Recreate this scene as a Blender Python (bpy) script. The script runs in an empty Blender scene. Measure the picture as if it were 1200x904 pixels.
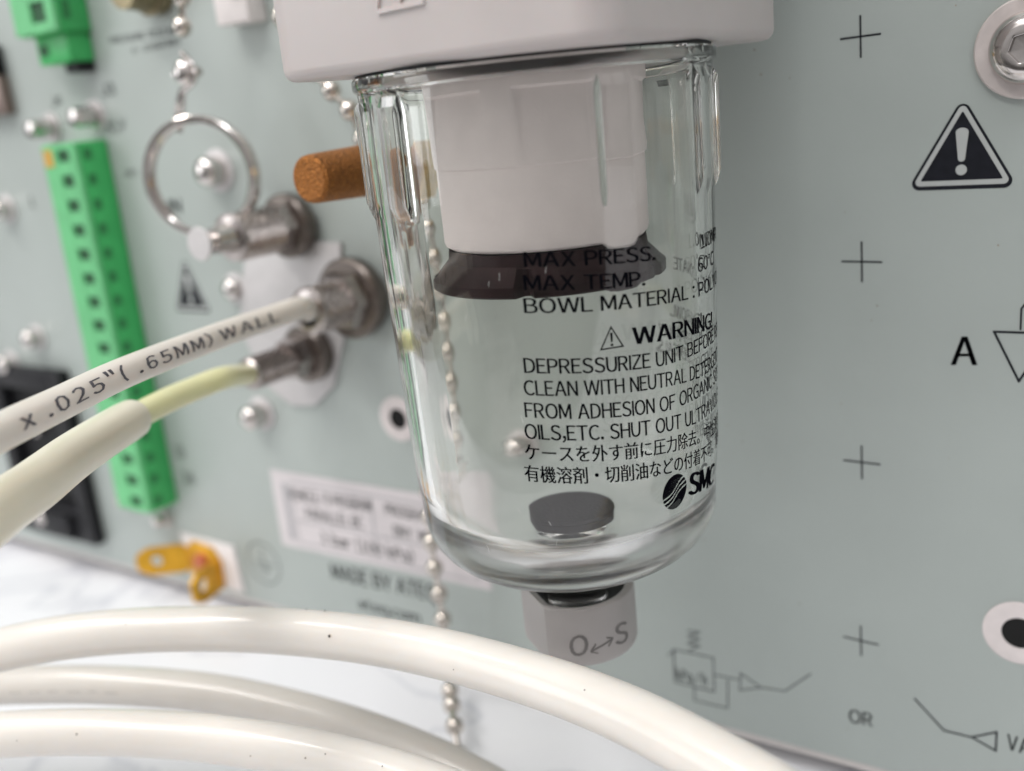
import bpy, bmesh, math, random
import numpy as np
from mathutils import Vector, Matrix
random.seed(7)
R_ = math.radians
S = bpy.context.scene
COL = S.collection
U = 0.01   # everything below is authored in centimetres and brought to metres at the end
# ------------------------------------------------------------------ camera
F = 1170.0
_X = np.array([.836, .0706, -.5436]); _Z = np.array([-.0947, -.958, -.270])
_X /= np.linalg.norm(_X); _Z -= _X * (_X @ _Z); _Z /= np.linalg.norm(_Z); _Y = np.cross(_Z, _X)
M = np.array([_X, _Y, _Z])                       # world = M @ camera ray
PD = 14.6                                        # camera to panel, cm
CAM = np.array([0.0, -PD, 11.6])                 # panel front is Y = 0, table is Z = 0
cd = bpy.data.cameras.new('camera'); cam = bpy.data.objects.new('camera', cd); COL.objects.link(cam)
m4 = Matrix.Identity(4)
for r in range(3):
    m4[r][0], m4[r][1], m4[r][2], m4[r][3] = M[r, 0], -M[r, 1], -M[r, 2], CAM[r] * U
cam.matrix_world = m4
cd.sensor_width = 36; cd.lens = 36 * F / 1200; cd.clip_start = 0.01; cd.clip_end = 50
cd.dof.use_dof = True; cd.dof.focus_distance = 12.2 * U; cd.dof.aperture_fstop = 13.5
S.camera = cam
# ------------------------------------------------------------------ light
w = bpy.data.worlds.new('World'); S.world = w; w.use_nodes = True
nt = w.node_tree; bg = nt.nodes['Background']
tc = nt.nodes.new('ShaderNodeTexCoord'); sx = nt.nodes.new('ShaderNodeSeparateXYZ'); cr = nt.nodes.new('ShaderNodeValToRGB')
nt.links.new(tc.outputs['Generated'], sx.inputs[0]); mr = nt.nodes.new('ShaderNodeMapRange'); mr.inputs['From Min'].default_value = -1; nt.links.new(sx.outputs['Z'], mr.inputs['Value']); nt.links.new(mr.outputs[0], cr.inputs[0])
cr.color_ramp.elements[0].position = 0.40; cr.color_ramp.elements[0].color = (.13, .125, .12, 1)
cr.color_ramp.elements[1].position = 0.56; cr.color_ramp.elements[1].color = (.80, .79, .79, 1)
nt.links.new(cr.outputs[0], bg.inputs[0]); bg.inputs[1].default_value = 0.66
def area(name, loc, target, sx_, sy_, power, col):
    l = bpy.data.lights.new(name, 'AREA'); l.shape = 'RECTANGLE'; l.size = sx_ * U; l.size_y = sy_ * U
    l.energy = power; l.color = col
    o = bpy.data.objects.new(name, l); COL.objects.link(o); o.location = Vector(loc) * U
    o.rotation_euler = (Vector(target) - Vector(loc)).to_track_quat('-Z', 'Y').to_euler()
    return o
area('ceiling_lamp', (-34, -42, 80), (-9, -2, 6), 80, 8, 5.0, (1.0, .97, .94))
area('ceiling_lamp', (18, -32, 90), (-9, -3, 3), 60, 8, 2.1, (.97, .98, 1.0))
area('overhead_fill', (0, -110, 150), (-9, 0, 3), 220, 110, 9, (1.0, .985, .97))  # unseen soft fill, added to make up for the dimmer world
area('window_light', (-75, -60, 30), (-9, 0, 5), 30, 50, 1.7, (.95, .98, 1.0))
S.view_settings.view_transform = 'Standard'; S.view_settings.look = 'None'
S.view_settings.exposure = 0.0; S.view_settings.gamma = 1.0; S.view_settings.use_curve_mapping = False
try:
    c = S.cycles
    c.max_bounces = 20; c.transmission_bounces = 16; c.glossy_bounces = 8; c.diffuse_bounces = 5; c.transparent_max_bounces = 16
    c.caustics_reflective = True; c.caustics_refractive = True; c.sample_clamp_indirect = 6; c.blur_glossy = 0.3
    c.use_denoising = True
except Exception: pass

# ------------------------------------------------------------------ pixels of the photograph -> points of the place
def ray(px, py): return M @ (np.array([px - 600, py - 452, F]) / F)
def atY(px, py, out=0.0):
    """point whose distance in front of the panel is OUT, seen at pixel px,py"""
    r = ray(px, py); t = (PD - out) / r[1]; return Vector(CAM + r * t)
def atz(px, py, depth):
    r = ray(px, py); return Vector(CAM + r * depth)
AX = Vector((-6.76, 11.0 - PD)); HZ = CAM[2]     # filter axis, height of the camera
def on_bowl(px, py, Rf):
    """(angle, z) where the pixel's ray meets the front of a surface of revolution Rf(z) around the filter axis"""
    r = ray(px, py); z = HZ - 3.5
    for _ in range(8):
        R = Rf(z); a = r[0] ** 2 + r[1] ** 2
        ox, oy = CAM[0] - AX.x, CAM[1] - AX.y
        b = 2 * (ox * r[0] + oy * r[1]); c_ = ox * ox + oy * oy - R * R
        D = max(b * b - 4 * a * c_, 0.0); t = (-b - math.sqrt(D)) / (2 * a)
        z = CAM[2] + t * r[2]
    return math.atan2(oy + t * r[1], ox + t * r[0]), z
PHC = math.atan2(CAM[1] - AX.y, CAM[0] - AX.x)   # direction from the axis to the camera

# ------------------------------------------------------------------ materials
def mat(name, col, rough=.5, metal=0.0, noise=None, bump=None, **kw):
    """noise=(scale per cm, amount); bump=(scale per cm, strength, distance cm)"""
    m = bpy.data.materials.new(name); m.use_nodes = True; n = m.node_tree; p = n.nodes['Principled BSDF']
    p.inputs['Base Color'].default_value = (*col, 1); p.inputs['Roughness'].default_value = rough; p.inputs['Metallic'].default_value = metal
    for k, v in kw.items():
        key = k.replace('_', ' ')
        if key in p.inputs: p.inputs[key].default_value = v
    tcn = n.nodes.new('ShaderNodeTexCoord')
    if noise:
        t = n.nodes.new('ShaderNodeTexNoise'); t.inputs['Scale'].default_value = noise[0] / U; t.inputs['Detail'].default_value = 5
        n.links.new(tcn.outputs['Object'], t.inputs['Vector'])
        r = n.nodes.new('ShaderNodeValToRGB'); k = noise[1]
        r.color_ramp.elements[0].position = .3; r.color_ramp.elements[1].position = .72
        r.color_ramp.elements[0].color = (*[max(c * (1 - k), 0) for c in col], 1)
        r.color_ramp.elements[1].color = (*[min(c * (1 + k), 1) for c in col], 1)
        n.links.new(t.outputs[0], r.inputs[0]); n.links.new(r.outputs[0], p.inputs['Base Color'])
        q = n.nodes.new('ShaderNodeMapRange'); q.inputs['To Min'].default_value = max(rough - .06, 0); q.inputs['To Max'].default_value = min(rough + .08, 1)
        n.links.new(t.outputs[0], q.inputs['Value']); n.links.new(q.outputs[0], p.inputs['Roughness'])
    if bump:
        t = n.nodes.new('ShaderNodeTexNoise'); t.inputs['Scale'].default_value = bump[0] / U; t.inputs['Detail'].default_value = 4
        n.links.new(tcn.outputs['Object'], t.inputs['Vector'])
        b = n.nodes.new('ShaderNodeBump'); b.inputs['Strength'].default_value = bump[1]; b.inputs['Distance'].default_value = bump[2] * U
        n.links.new(t.outputs[0], b.inputs['Height']); n.links.new(b.outputs[0], p.inputs['Normal'])
    return m
PANEL = mat('panel_paint', (.390, .430, .410), .42, noise=(.35, .05), bump=(14, .2, .012))
PANEL_EDGE = mat('panel_edge', (.62, .58, .56), .5, noise=(2, .05))
DARKBOX = mat('enclosure_dark', (.22, .23, .24), .5, noise=(1, .1))
PRINT = mat('print_ink', (.012, .013, .018), .55, noise=(6, .2), Specular_IOR_Level=.15)
PRINTG = mat('print_ink_grey', (.12, .13, .13), .6, noise=(6, .15))
PRINTL = mat('print_light', (.43, .45, .44), .5, noise=(4, .03))
BODY = mat('body_plastic', (.53, .485, .472), .38, noise=(1.2, .025), bump=(30, .10, .006), Subsurface_Weight=.15, Subsurface_Scale=.0015)
COCK = mat('cock_plastic', (.37, .345, .335), .45, noise=(2, .03), bump=(30, .12, .006))
COCKTEXT = mat('cock_engraving', (.15, .14, .135), .6, noise=(6, .1))
BLACK = mat('black_rubber', (.008, .008, .009), .5, noise=(4, .2), bump=(12, .2, .01), Specular_IOR_Level=.2)
BLACKP = mat('black_plastic', (.010, .010, .012), .45, noise=(3, .2), bump=(20, .15, .008), Specular_IOR_Level=.25)
ELEM = mat('filter_felt', (.86, .785, .78), .85, noise=(3, .03), bump=(28, .30, .010), Emission_Strength=0)
SHIELD = mat('deflector_plastic', (.86, .77, .765), .45, noise=(2, .02), Subsurface_Weight=.2, Subsurface_Scale=.002)
FLOAT = mat('drain_rubber', (.012, .009, .011), .75, noise=(5, .3), bump=(22, .6, .02), Specular_IOR_Level=.06)
NICKEL = mat('nickel_steel', (.62, .58, .56), .17, 1.0, noise=(3, .08), bump=(20, .05, .004))
BEADM = mat('bead_metal', (.60, .55, .50), .15, 1.0, noise=(6, .12))
RINGM = mat('ring_steel', (.66, .62, .59), .15, 1.0, noise=(4, .06))
KNURL = mat('knurled_steel', (.42, .38, .365), .28, 1.0, noise=(5, .12))
COLLAR = mat('dark_collar', (.17, .145, .13), .32, .9, noise=(4, .2))
PLATE = mat('brushed_plate', (.56, .54, .54), .5, .25, noise=(4, .05))
BRONZE = mat('sintered_bronze', (.34, .135, .034), .50, .75, noise=(24, .5), bump=(22, 1.0, .06))
BRASS = mat('brass', (.62, .40, .14), .35, .9, noise=(4, .15))
TAB = mat('golden_tab', (.62, .33, .025), .36, .65, noise=(3, .25))
TABRED = mat('red_copper', (.55, .17, .09), .38, .6, noise=(4, .2))
GREEN = mat('green_plastic', (.045, .40, .11), .42, noise=(2, .08), bump=(20, .1, .006))
GREEN_LIT = mat('green_plastic_lit', (.13, .47, .20), .45, noise=(2, .08), bump=(20, .1, .006))  # paler copy of the housing green, the front's brighter light put into colour
GREEND = mat('green_hole', (.012, .07, .025), .6, noise=(4, .2))
ORANGE = mat('orange_mark', (.55, .30, .05), .6, noise=(9, .3))
WHITEP = mat('white_plastic', (.74, .69, .68), .45, noise=(3, .03))
STICKER = mat('sticker_paper', (.60, .56, .57), .55, noise=(3, .03))
STICKERT = mat('sticker_tone', (.40, .385, .40), .55, noise=(3, .03))
def tube_mat(name, col, sss):
    m = mat(name, col, .32, noise=(.9, .03), bump=(3, .05, .02), Subsurface_Weight=sss, Subsurface_Scale=.004, Coat_Weight=.3, Coat_Roughness=.12)
    m.node_tree.nodes['Principled BSDF'].inputs['Subsurface Radius'].default_value = (1, .85, .7)
    return m
TUBE = tube_mat('white_nylon_tube', (.67, .64, .60), .9)
TUBED = tube_mat('dull_nylon_tube', (.60, .57, .53), .5)
TUBEP = tube_mat('cream_tube', (.70, .655, .60), .4)
TUBEY = tube_mat('yellow_tube', (.72, .71, .42), .4)
SLEEVE = tube_mat('shrink_sleeve', (.76, .72, .59), .4)
def glass(name, col, ior, rough, scratch=.0, sc=8):
    m = mat(name, col, rough, Transmission_Weight=1.0, IOR=ior)
    n = m.node_tree; p = n.nodes['Principled BSDF']; tcn = [x for x in n.nodes if x.type == 'TEX_COORD'][0]
    t = n.nodes.new('ShaderNodeTexNoise'); t.inputs['Scale'].default_value = sc / U; t.inputs['Detail'].default_value = 6
    n.links.new(tcn.outputs['Object'], t.inputs['Vector'])
    b = n.nodes.new('ShaderNodeBump'); b.inputs['Strength'].default_value = scratch; b.inputs['Distance'].default_value = .01 * U
    n.links.new(t.outputs[0], b.inputs['Height']); n.links.new(b.outputs[0], p.inputs['Normal'])
    return m
GLASS = glass('clear_polycarbonate', (.98, .98, .955), 1.55, .0, .07, .9)
SMOKE = mat('smoked_plastic', (.024, .009, .011), .42, noise=(3, .3), bump=(6, .3, .02), Transmission_Weight=.15, Specular_IOR_Level=.10)
# table: white laminate with faint grey veins
TABLE = mat('white_marble_laminate', (.72, .72, .745), .30, bump=(8, .04, .01))
n = TABLE.node_tree; p = n.nodes['Principled BSDF']; tcn = [x for x in n.nodes if x.type == 'TEX_COORD'][0]
t1 = n.nodes.new('ShaderNodeTexNoise'); t1.inputs['Scale'].default_value = .10 / U; t1.inputs['Detail'].default_value = 7; t1.inputs['Distortion'].default_value = 1.2
r1 = n.nodes.new('ShaderNodeValToRGB'); e = r1.color_ramp.elements
e[0].position = .40; e[0].color = (.72, .725, .75, 1); e[1].position = .62; e[1].color = (.75, .755, .775, 1)
for pos, cc in ((.485, (.72, .725, .75)), (.50, (.58, .59, .63)), (.515, (.73, .735, .76))):
    q = e.new(pos); q.color = (*cc, 1)
n.links.new(tcn.outputs['Object'], t1.inputs['Vector']); n.links.new(t1.outputs[0], r1.inputs[0]); n.links.new(r1.outputs[0], p.inputs['Base Color'])

# ------------------------------------------------------------------ mesh helpers
class B:
    def __init__(s): s.b = bmesh.new(); s.T = Matrix.Identity(4)
    def _v(s, p): return s.b.verts.new(s.T @ Vector(p))
    def box(s, x0, x1, y0, y1, z0, z1, bev=0.0, seg=2):
        t = bmesh.new(); bmesh.ops.create_cube(t, size=1)
        for v in t.verts: v.co = Vector(((x0 + x1) / 2 + v.co.x * (x1 - x0), (y0 + y1) / 2 + v.co.y * (y1 - y0), (z0 + z1) / 2 + v.co.z * (z1 - z0)))
        if bev: bmesh.ops.bevel(t, geom=list(t.edges), offset=bev, segments=seg, affect='EDGES', profile=.5)
        s.merge(t); return s
    def prism(s, pts, z0, z1, bev=0.0, seg=2):
        t = bmesh.new(); a = [t.verts.new((x, y, z0)) for x, y in pts]; c_ = [t.verts.new((x, y, z1)) for x, y in pts]
        k = len(pts); t.faces.new(list(reversed(a))); t.faces.new(c_)
        for i in range(k): t.faces.new((a[i], a[(i + 1) % k], c_[(i + 1) % k], c_[i]))
        bmesh.ops.recalc_face_normals(t, faces=t.faces)
        if bev:
            ed = [e_ for e_ in t.edges if abs(e_.verts[0].co.z - e_.verts[1].co.z) < 1e-6]
            bmesh.ops.bevel(t, geom=ed, offset=bev, segments=seg, affect='EDGES', profile=.5)
        s.merge(t); return s
    def merge(s, t):
        me = bpy.data.meshes.new('tmp'); t.to_mesh(me); t.free(); me.transform(s.T); s.b.from_mesh(me); bpy.data.meshes.remove(me)
    def lathe(s, prof, seg=48, cx=0, cy=0, rfun=None, phis=None):
        """closed or axis-ended profile of (r, z); rfun(phi, r, z) bends the radius"""
        phis = phis or [2 * math.pi * i / seg for i in range(seg)]
        rings = []
        for r, z in prof:
            if r < 1e-6: rings.append([s._v((cx, cy, z))])
            else:
                ring = []
                for a in phis:
                    rr = rfun(a, r, z) if rfun else r
                    ring.append(s._v((cx + rr * math.cos(a), cy + rr * math.sin(a), z)))
                rings.append(ring)
        k = len(phis)
        for A, Bq in zip(rings, rings[1:]):
            for i in range(k):
                j = (i + 1) % k
                if len(A) == 1 and len(Bq) == 1: continue
                if len(A) == 1: s.b.faces.new((A[0], Bq[j], Bq[i]))
                elif len(Bq) == 1: s.b.faces.new((A[i], A[j], Bq[0]))
                else: s.b.faces.new((A[i], A[j], Bq[j], Bq[i]))
        return s
    def tube(s, pts, rad, seg=16, closed=False, caps=True, sq=None):
        n_ = len(pts); rad = rad if callable(rad) else (lambda t, r=rad: r)
        tan = []
        for i in range(n_):
            a = pts[(i - 1) % n_] if (closed or i > 0) else pts[0]; b_ = pts[(i + 1) % n_] if (closed or i < n_ - 1) else pts[-1]
            tan.append((b_ - a).normalized())
        up = Vector((0, 0, 1)) if abs(tan[0].z) < .9 else Vector((1, 0, 0))
        nrm = (up - tan[0] * up.dot(tan[0])).normalized(); rings = []
        for i in range(n_):
            nrm = (nrm - tan[i] * nrm.dot(tan[i])).normalized(); bi = tan[i].cross(nrm); r = rad(i / max(n_ - 1, 1))
            if sq:
                rings.append([s._v(pts[i] + nrm * a * sq[0] + bi * b_ * sq[1]) for a, b_ in ((1, .7), (.7, 1), (-.7, 1), (-1, .7), (-1, -.7), (-.7, -1), (.7, -1), (1, -.7))])
            else: rings.append([s._v(pts[i] + (nrm * math.cos(a) + bi * math.sin(a)) * r) for a in [2 * math.pi * k / seg for k in range(seg)]])
        seg = len(rings[0])
        for i in range(n_ if closed else n_ - 1):
            A, Q = rings[i], rings[(i + 1) % n_]
            for k in range(seg): s.b.faces.new((A[k], A[(k + 1) % seg], Q[(k + 1) % seg], Q[k]))
        if caps and not closed: s.b.faces.new(list(reversed(rings[0]))); s.b.faces.new(rings[-1])
        return s
    def sphere(s, c_, r, u=20, v=12, sc=(1, 1, 1)):
        t = bmesh.new(); bmesh.ops.create_uvsphere(t, u_segments=u, v_segments=v, radius=r)
        for q in t.verts: q.co = Vector((q.co.x * sc[0], q.co.y * sc[1], q.co.z * sc[2])) + Vector(c_)
        s.merge(t); return s
    def poly(s, pts, z):
        s.b.faces.new([s._v((x, y, z)) for x, y in pts]); return s
    def build(s, name, m, parent=None, smooth=True, auto=35):
        bmesh.ops.recalc_face_normals(s.b, faces=s.b.faces)
        if smooth:
            for f_ in s.b.faces: f_.smooth = True
            for e_ in s.b.edges:
                if len(e_.link_faces) == 2 and e_.calc_face_angle(0) > R_(auto): e_.smooth = False
        me = bpy.data.meshes.new(name); s.b.to_mesh(me); s.b.free(); me.materials.append(m)
        return link(name, me, parent)
def link(name, me, parent=None):
    o = bpy.data.objects.new(name, me); COL.objects.link(o)
    if parent is not None: o.parent = parent
    return o
def tag(o, label=None, cat=None, group=None, kind=None):
    for k, v in (('label', label), ('category', cat), ('group', group), ('kind', kind)):
        if v: o[k] = v
    return o
def thing(name, label, cat, loc=(0, 0, 0), rot=(0, 0, 0), group=None):
    o = bpy.data.objects.new(name, None); COL.objects.link(o); o.empty_display_size = .01
    o.location = Vector(loc); o.rotation_euler = rot
    return tag(o, label, cat, group)
OUT = (R_(90), 0, 0)       # local +Z points out of the panel, local Y up
_glyphs = {}
def glyph(ch, res):
    """outline of one character as 2D verts and faces; Latin letters use the full-width forms, a plain grotesque"""
    if (ch, res) in _glyphs: return _glyphs[(ch, res)]
    body = chr(ord(ch) + 0xFEE0) if 0x21 <= ord(ch) <= 0x7E else ch
    cu = bpy.data.curves.new('t', 'FONT'); cu.body = body; cu.size = 1; cu.resolution_u = res
    o = bpy.data.objects.new('t', cu); COL.objects.link(o)
    dg = bpy.context.evaluated_depsgraph_get(); me = bpy.data.meshes.new_from_object(o.evaluated_get(dg))
    vs = [(v.co.x, v.co.y) for v in me.vertices]; fs = [tuple(p_.vertices) for p_ in me.polygons]
    bpy.data.objects.remove(o); bpy.data.curves.remove(cu); bpy.data.meshes.remove(me)
    if ch == 'I': vs, fs = [(0, 0), (.085, 0), (.085, .735), (0, .735)], [(0, 1, 2, 3)]
    t = bmesh.new(); V = [t.verts.new((x, y, 0)) for x, y in vs]
    for f_ in fs:
        try: t.faces.new([V[i] for i in f_])
        except ValueError: pass
    for lim in (.4, .2, .12):
        ed = [e_ for e_ in t.edges if e_.calc_length() > lim]
        if ed: bmesh.ops.subdivide_edges(t, edges=ed, cuts=1, use_grid_fill=False); bmesh.ops.triangulate(t, faces=t.faces)
    t.verts.index_update(); vs = [(q.co.x, q.co.y) for q in t.verts]; fs = [tuple(q.index for q in f_.verts) for f_ in t.faces]; t.free()
    _glyphs[(ch, res)] = (vs, fs); return vs, fs
def text_mesh(s, bold=0.0, spacing=1.0, res=4):
    bold = max(bold, .018)
    """2D verts and faces of a line of text, left edge at x=0, baseline y=0, cap height .73; bold repeats the outline a hair aside"""
    vs, fs, x = [], [], 0.0
    for ch in s:
        if ch == ' ': x += .32; continue
        v, f_ = glyph(ch, res)
        if not v: continue
        cjk = ord(ch) > 0x2fff
        a = min(q[0] for q in v); c_ = max(q[0] for q in v)
        if cjk: a, c_, gap = 0.0, 1.0, 0.0
        else: gap = .085 * spacing + (spacing - 1) * .5
        for k in range(3):
            n0 = len(vs); vs += [(q[0] - a + x + (k - 1) * bold * 1.2 * (bold > 0), q[1]) for q in v]; fs += [tuple(i + n0 for i in t) for t in f_]
        x += c_ - a + gap
    return vs, fs, max(x - .08, .1)
def flat_mesh(name, vs, fs, m, parent=None):
    me = bpy.data.meshes.new(name); me.from_pydata([tuple(v) for v in vs], [], fs); me.materials.append(m); me.update()
    return link(name, me, parent)
def resample(pts, step):
    """Catmull-Rom through pts, evenly resampled"""
    P = [Vector(p_) for p_ in pts]; P = [P[0] * 2 - P[1]] + P + [P[-1] * 2 - P[-2]]; d = []
    for i in range(1, len(P) - 2):
        for k in range(24):
            t = k / 24; a, b_, c_, e_ = P[i - 1:i + 3]
            d.append(.5 * ((2 * b_) + (c_ - a) * t + (2 * a - 5 * b_ + 4 * c_ - e_) * t * t + (3 * b_ - a - 3 * c_ + e_) * t ** 3))
    d.append(P[-2]); out = [d[0]]; acc = 0
    for a, b_ in zip(d, d[1:]):
        L = (b_ - a).length; pos = 0
        while acc + L - pos >= step:
            pos += step - acc; acc = 0; out.append(a.lerp(b_, pos / L))
        acc += L - pos
    return out

# ================================================================== SETTING
b = B(); b.box(-75, 45, -21, 45, -3, 0, .3); table = b.build('table', TABLE); tag(table, kind='structure')
PBZ = (atY(870, 856).z + atY(270, 698).z) / 2            # panel's lower edge
panel = thing('instrument_panel', 'pale grey green painted back panel of the instrument with black printed symbols', 'panel')
b = B(); b.box(-38, 12, 0, .22, PBZ, 36, .03); b.build('panel_sheet', PANEL, panel)
b = B(); b.box(-38, 12, .06, .30, PBZ - .16, PBZ - .004, .03); b.build('panel_edge', PANEL_EDGE, panel)
b = B(); b.box(-38, 12, .34, 26, PBZ - .02, 36, .1); b.build('enclosure', DARKBOX, panel)
b = B(); b.box(-38, 12, .31, 25.9, PBZ - .30, PBZ - .03, .03); b.build('base_tray', PANEL_EDGE, panel)
for x in (-34, 8):
    for y in (3, 22): b = B(); b.lathe([(0, 0), (.9, 0), (1.0, .1), (1.0, PBZ - .30), (0, PBZ - .30)], 24, x, y); b.build('foot', BLACK, panel)

def pr(px, py): v = atY(px, py); return v.x, v.z
def strokes(name, lines, wid, m=PRINT, lift=.004, closed=False):
    """flat printed lines on the panel; lines are lists of pixels of the photograph"""
    vs, fs = [], []
    def seg(a, b_):
        a, b_ = Vector(a), Vector(b_); d = (b_ - a).normalized(); n_ = Vector((-d.y, d.x)) * wid / 2; d = d * wid / 2
        k = len(vs)
        for q in (a - d - n_, b_ + d - n_, b_ + d + n_, a - d + n_): vs.append((q.x, -lift, q.y))
        fs.append((k, k + 1, k + 2, k + 3))
    # joined without overlap: one object per polyline, each segment lifted by a hair
    h = lift
    for ln in lines:
        q = [pr(*a) for a in ln]
        if closed: q = q + [q[0]]
        for a, b_ in zip(q, q[1:]):
            lift_now = h; a_, b__ = Vector(a), Vector(b_); d = (b__ - a_).normalized(); n_ = Vector((-d.y, d.x)) * wid / 2; d = d * wid * .45
            k = len(vs)
            for v in (a_ - d - n_, b__ + d - n_, b__ + d + n_, a_ - d + n_): vs.append((v.x, -lift_now, v.y))
            fs.append((k, k + 1, k + 2, k + 3)); h += .0004
    return flat_mesh(name, vs, fs, m, panel)
def panel_text(s, a, b_, hpx, m=PRINT, parent=panel, lift=.004, bold=.0, name='printed_text', spacing=1.05):
    """text whose baseline runs between pixels a and b_ on the panel, cap height hpx pixels"""
    P0 = atY(*a); P1 = atY(*b_); h = (atY(a[0], a[1] - hpx) - P0).z
    vs, fs, wd = text_mesh(s, bold, spacing)
    sx_ = (P1.x - P0.x) / wd; sy_ = h / .73; sl = (P1.z - P0.z) / wd
    return flat_mesh(name, [(P0.x + x * sx_, -lift, P0.z + y * sy_ + x * sl) for x, y in vs], fs, m, parent)
def rtri(c_, w_, h_, r, rot=0, n_=6):
    """rounded triangle outline about centre c_ (x,z)"""
    P = [Vector((-w_ / 2, -h_ / 2)), Vector((w_ / 2, -h_ / 2)), Vector((0, h_ / 2))]; out = []
    for i in range(3):
        p0, p1, p2 = P[i - 1], P[i], P[(i + 1) % 3]; d1 = (p0 - p1).normalized(); d2 = (p2 - p1).normalized()
        ang = d1.angle(d2); q = r / math.tan(ang / 2); cc = p1 + (d1 + d2).normalized() * (r / math.sin(ang / 2))
        a = p1 + d1 * q - cc; e_ = p1 + d2 * q - cc; a0 = math.atan2(a.y, a.x); a1 = math.atan2(e_.y, e_.x)
        while a1 < a0: a1 += 2 * math.pi
        for k in range(n_ + 1):
            t = a0 + (a1 - a0) * k / n_; out.append((c_[0] + cc.x + r * math.cos(t), c_[1] + cc.y + r * math.sin(t)))
    return out
def pface(name, pts, m, lift, parent=panel):
    return flat_mesh(name, [(x, -lift, z) for x, z in pts], [tuple(range(len(pts)))], m, parent)
def warn(tl, blx, brx, ty, by, cxp):
    a = pr(blx, by); c_ = pr(brx, by); t = pr(cxp, ty); W = c_[0] - a[0]; H = t[1] - a[1]; cc = ((a[0] + c_[0]) / 2, (t[1] + a[1]) / 2)
    pface('printed_triangle', rtri(cc, W * 1.08, H * 1.06, W * .075), PRINT, .004)
    d = H * .028
    pface('triangle_outline', rtri((cc[0], cc[1] - d * .2), W * .965, H * .955, W * .045), PRINTL, .0055)
    pface('triangle_field', rtri((cc[0], cc[1] - d * 1.0), W * .80, H * .79, W * .01), PRINT, .007)
    u = H; x, z = cc[0], cc[1]
    ex = [(x + .052 * u * math.cos(q) * 1.35, z + .125 * u + .052 * u * math.sin(q)) for q in [math.pi * k / 8 for k in range(9)]] + \
         [(x + .038 * u * math.cos(q), z - .18 * u + .03 * u * math.sin(q)) for q in [math.pi + math.pi * k / 6 for k in range(7)]]
    pface('exclamation_mark', ex, PRINTL, .0085)
    pface('exclamation_mark', [(x + .062 * u * math.cos(q), z - .305 * u + .062 * u * math.sin(q)) for q in [2 * math.pi * k / 20 for k in range(20)]], PRINTL, .0085)
warn(None, 1067, 1188, 116, 221, 1128)
warn(None, 207, 246, 302, 363, 219)
# four crosses
for (x, y, hw, hv, sl) in ((1008.5, 43, 23, 24, -.135), (1010, 307, 23, 23, .02), (1010, 542, 21, 19, .12), (1009, 751, 20, 17, .235)):
    strokes('printed_cross', [[(x - hw, y - hw * sl), (x + hw, y + hw * sl)], [(x - .3, y - hv), (x + .3, y + hv)]], .026)
panel_text('A', (1115, 428), (1146, 428), 33, bold=.0)
strokes('printed_valve_symbol', [[(1165, 389), (1232, 391), (1194, 447)]], .032, closed=True)
strokes('printed_valve_symbol', [[(1196, 386), (1197, 362), (1206, 351), (1240, 352)]], .026)
# regulator symbol, lower row
sy = [[(789, 761), (836, 771), (837, 811), (791, 799)]]
strokes('printed_regulator_symbol', sy, .03, PRINTG, closed=True)
strokes('printed_regulator_symbol', [[(806, 739), (820, 741), (806, 746), (820, 749), (806, 754), (820, 757), (808, 762)]], .03, PRINTG)
strokes('printed_regulator_symbol', [[(783, 768), (790, 762), (790, 772)], [(838, 791), (868, 797)], [(814, 806), (814, 821), (853, 830), (853, 797)]], .026, PRINTG)
strokes('printed_regulator_symbol', [[(868, 789), (867, 809), (892, 806)]], .028, PRINTG, closed=True)
strokes('printed_regulator_symbol', [[(893, 806), (920, 810), (950, 790)]], .028, PRINTG)
panel_text('kPa/h', (793, 796), (829, 805), 13, PRINTG)
panel_text('OR', (995, 846), (1023, 852), 15, PRINTG)
strokes('printed_vacuum_symbol', [[(1072, 819), (1106, 856), (1138, 864)]], .030)
strokes('printed_vacuum_symbol', [[(1139, 864), (1168, 858), (1167, 880)]], .030, closed=True)
panel_text('VACUUM', (1180, 878), (1264, 902), 18)
# soft texts on the far left of the panel
panel_text('PRESSURE TEST IN', (130, 52), (205, 40), 8, PRINTG)
panel_text('0 - 10 BAR MAX', (156, 64), (212, 52), 8, PRINTG)
panel_text('J3', (120, 113), (136, 111), 14, PRINTG); panel_text('J4', (62, 125), (73, 124), 12, PRINTG)
panel_text('24 V', (125, 150), (148, 147), 8, PRINTG); panel_text('OUT', (125, 158), (148, 155), 7, PRINTG)
panel_text('IN', (200, 250), (214, 249), 16, PRINT); panel_text('OUT 1', (148, 208), (162, 206), 8, PRINTG)
panel_text('1', (36, 243), (42, 243), 12, PRINTG); panel_text('16', (216, 566), (230, 568), 13, PRINTG); panel_text('15', (206, 535), (218, 537), 13, PRINTG)
panel_text('MADE BY ATEQ', (390, 678), (514, 706), 17)
panel_text('ateq.com', (421, 713), (493, 731), 12)
# earth symbol
c0 = atY(309, 660)
for rr in (.56,):
    pts = [(c0.x + rr * math.cos(2 * math.pi * k / 40), c0.z + rr * math.sin(2 * math.pi * k / 40)) for k in range(40)]
    vs = [(x, -.004, z) for x, z in pts] + [(c0.x + (x - c0.x) * .93, -.004, c0.z + (z - c0.z) * .93) for x, z in pts]
    flat_mesh('printed_earth_symbol', vs, [(k, (k + 1) % 40, 40 + (k + 1) % 40, 40 + k) for k in range(40)], PRINTG, panel)
for (x0, x1, z0, z1) in ((-.02, .02, .0, .36), (-.34, .34, -.04, .0), (-.22, .22, -.16, -.12), (-.10, .10, -.28, -.24)):
    flat_mesh('printed_earth_symbol', [(c0.x + x0, -.0045, c0.z + z0), (c0.x + x1, -.0045, c0.z + z0), (c0.x + x1, -.0045, c0.z + z1), (c0.x + x0, -.0045, c0.z + z1)], [(0, 1, 2, 3)], PRINTG, panel)

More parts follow.
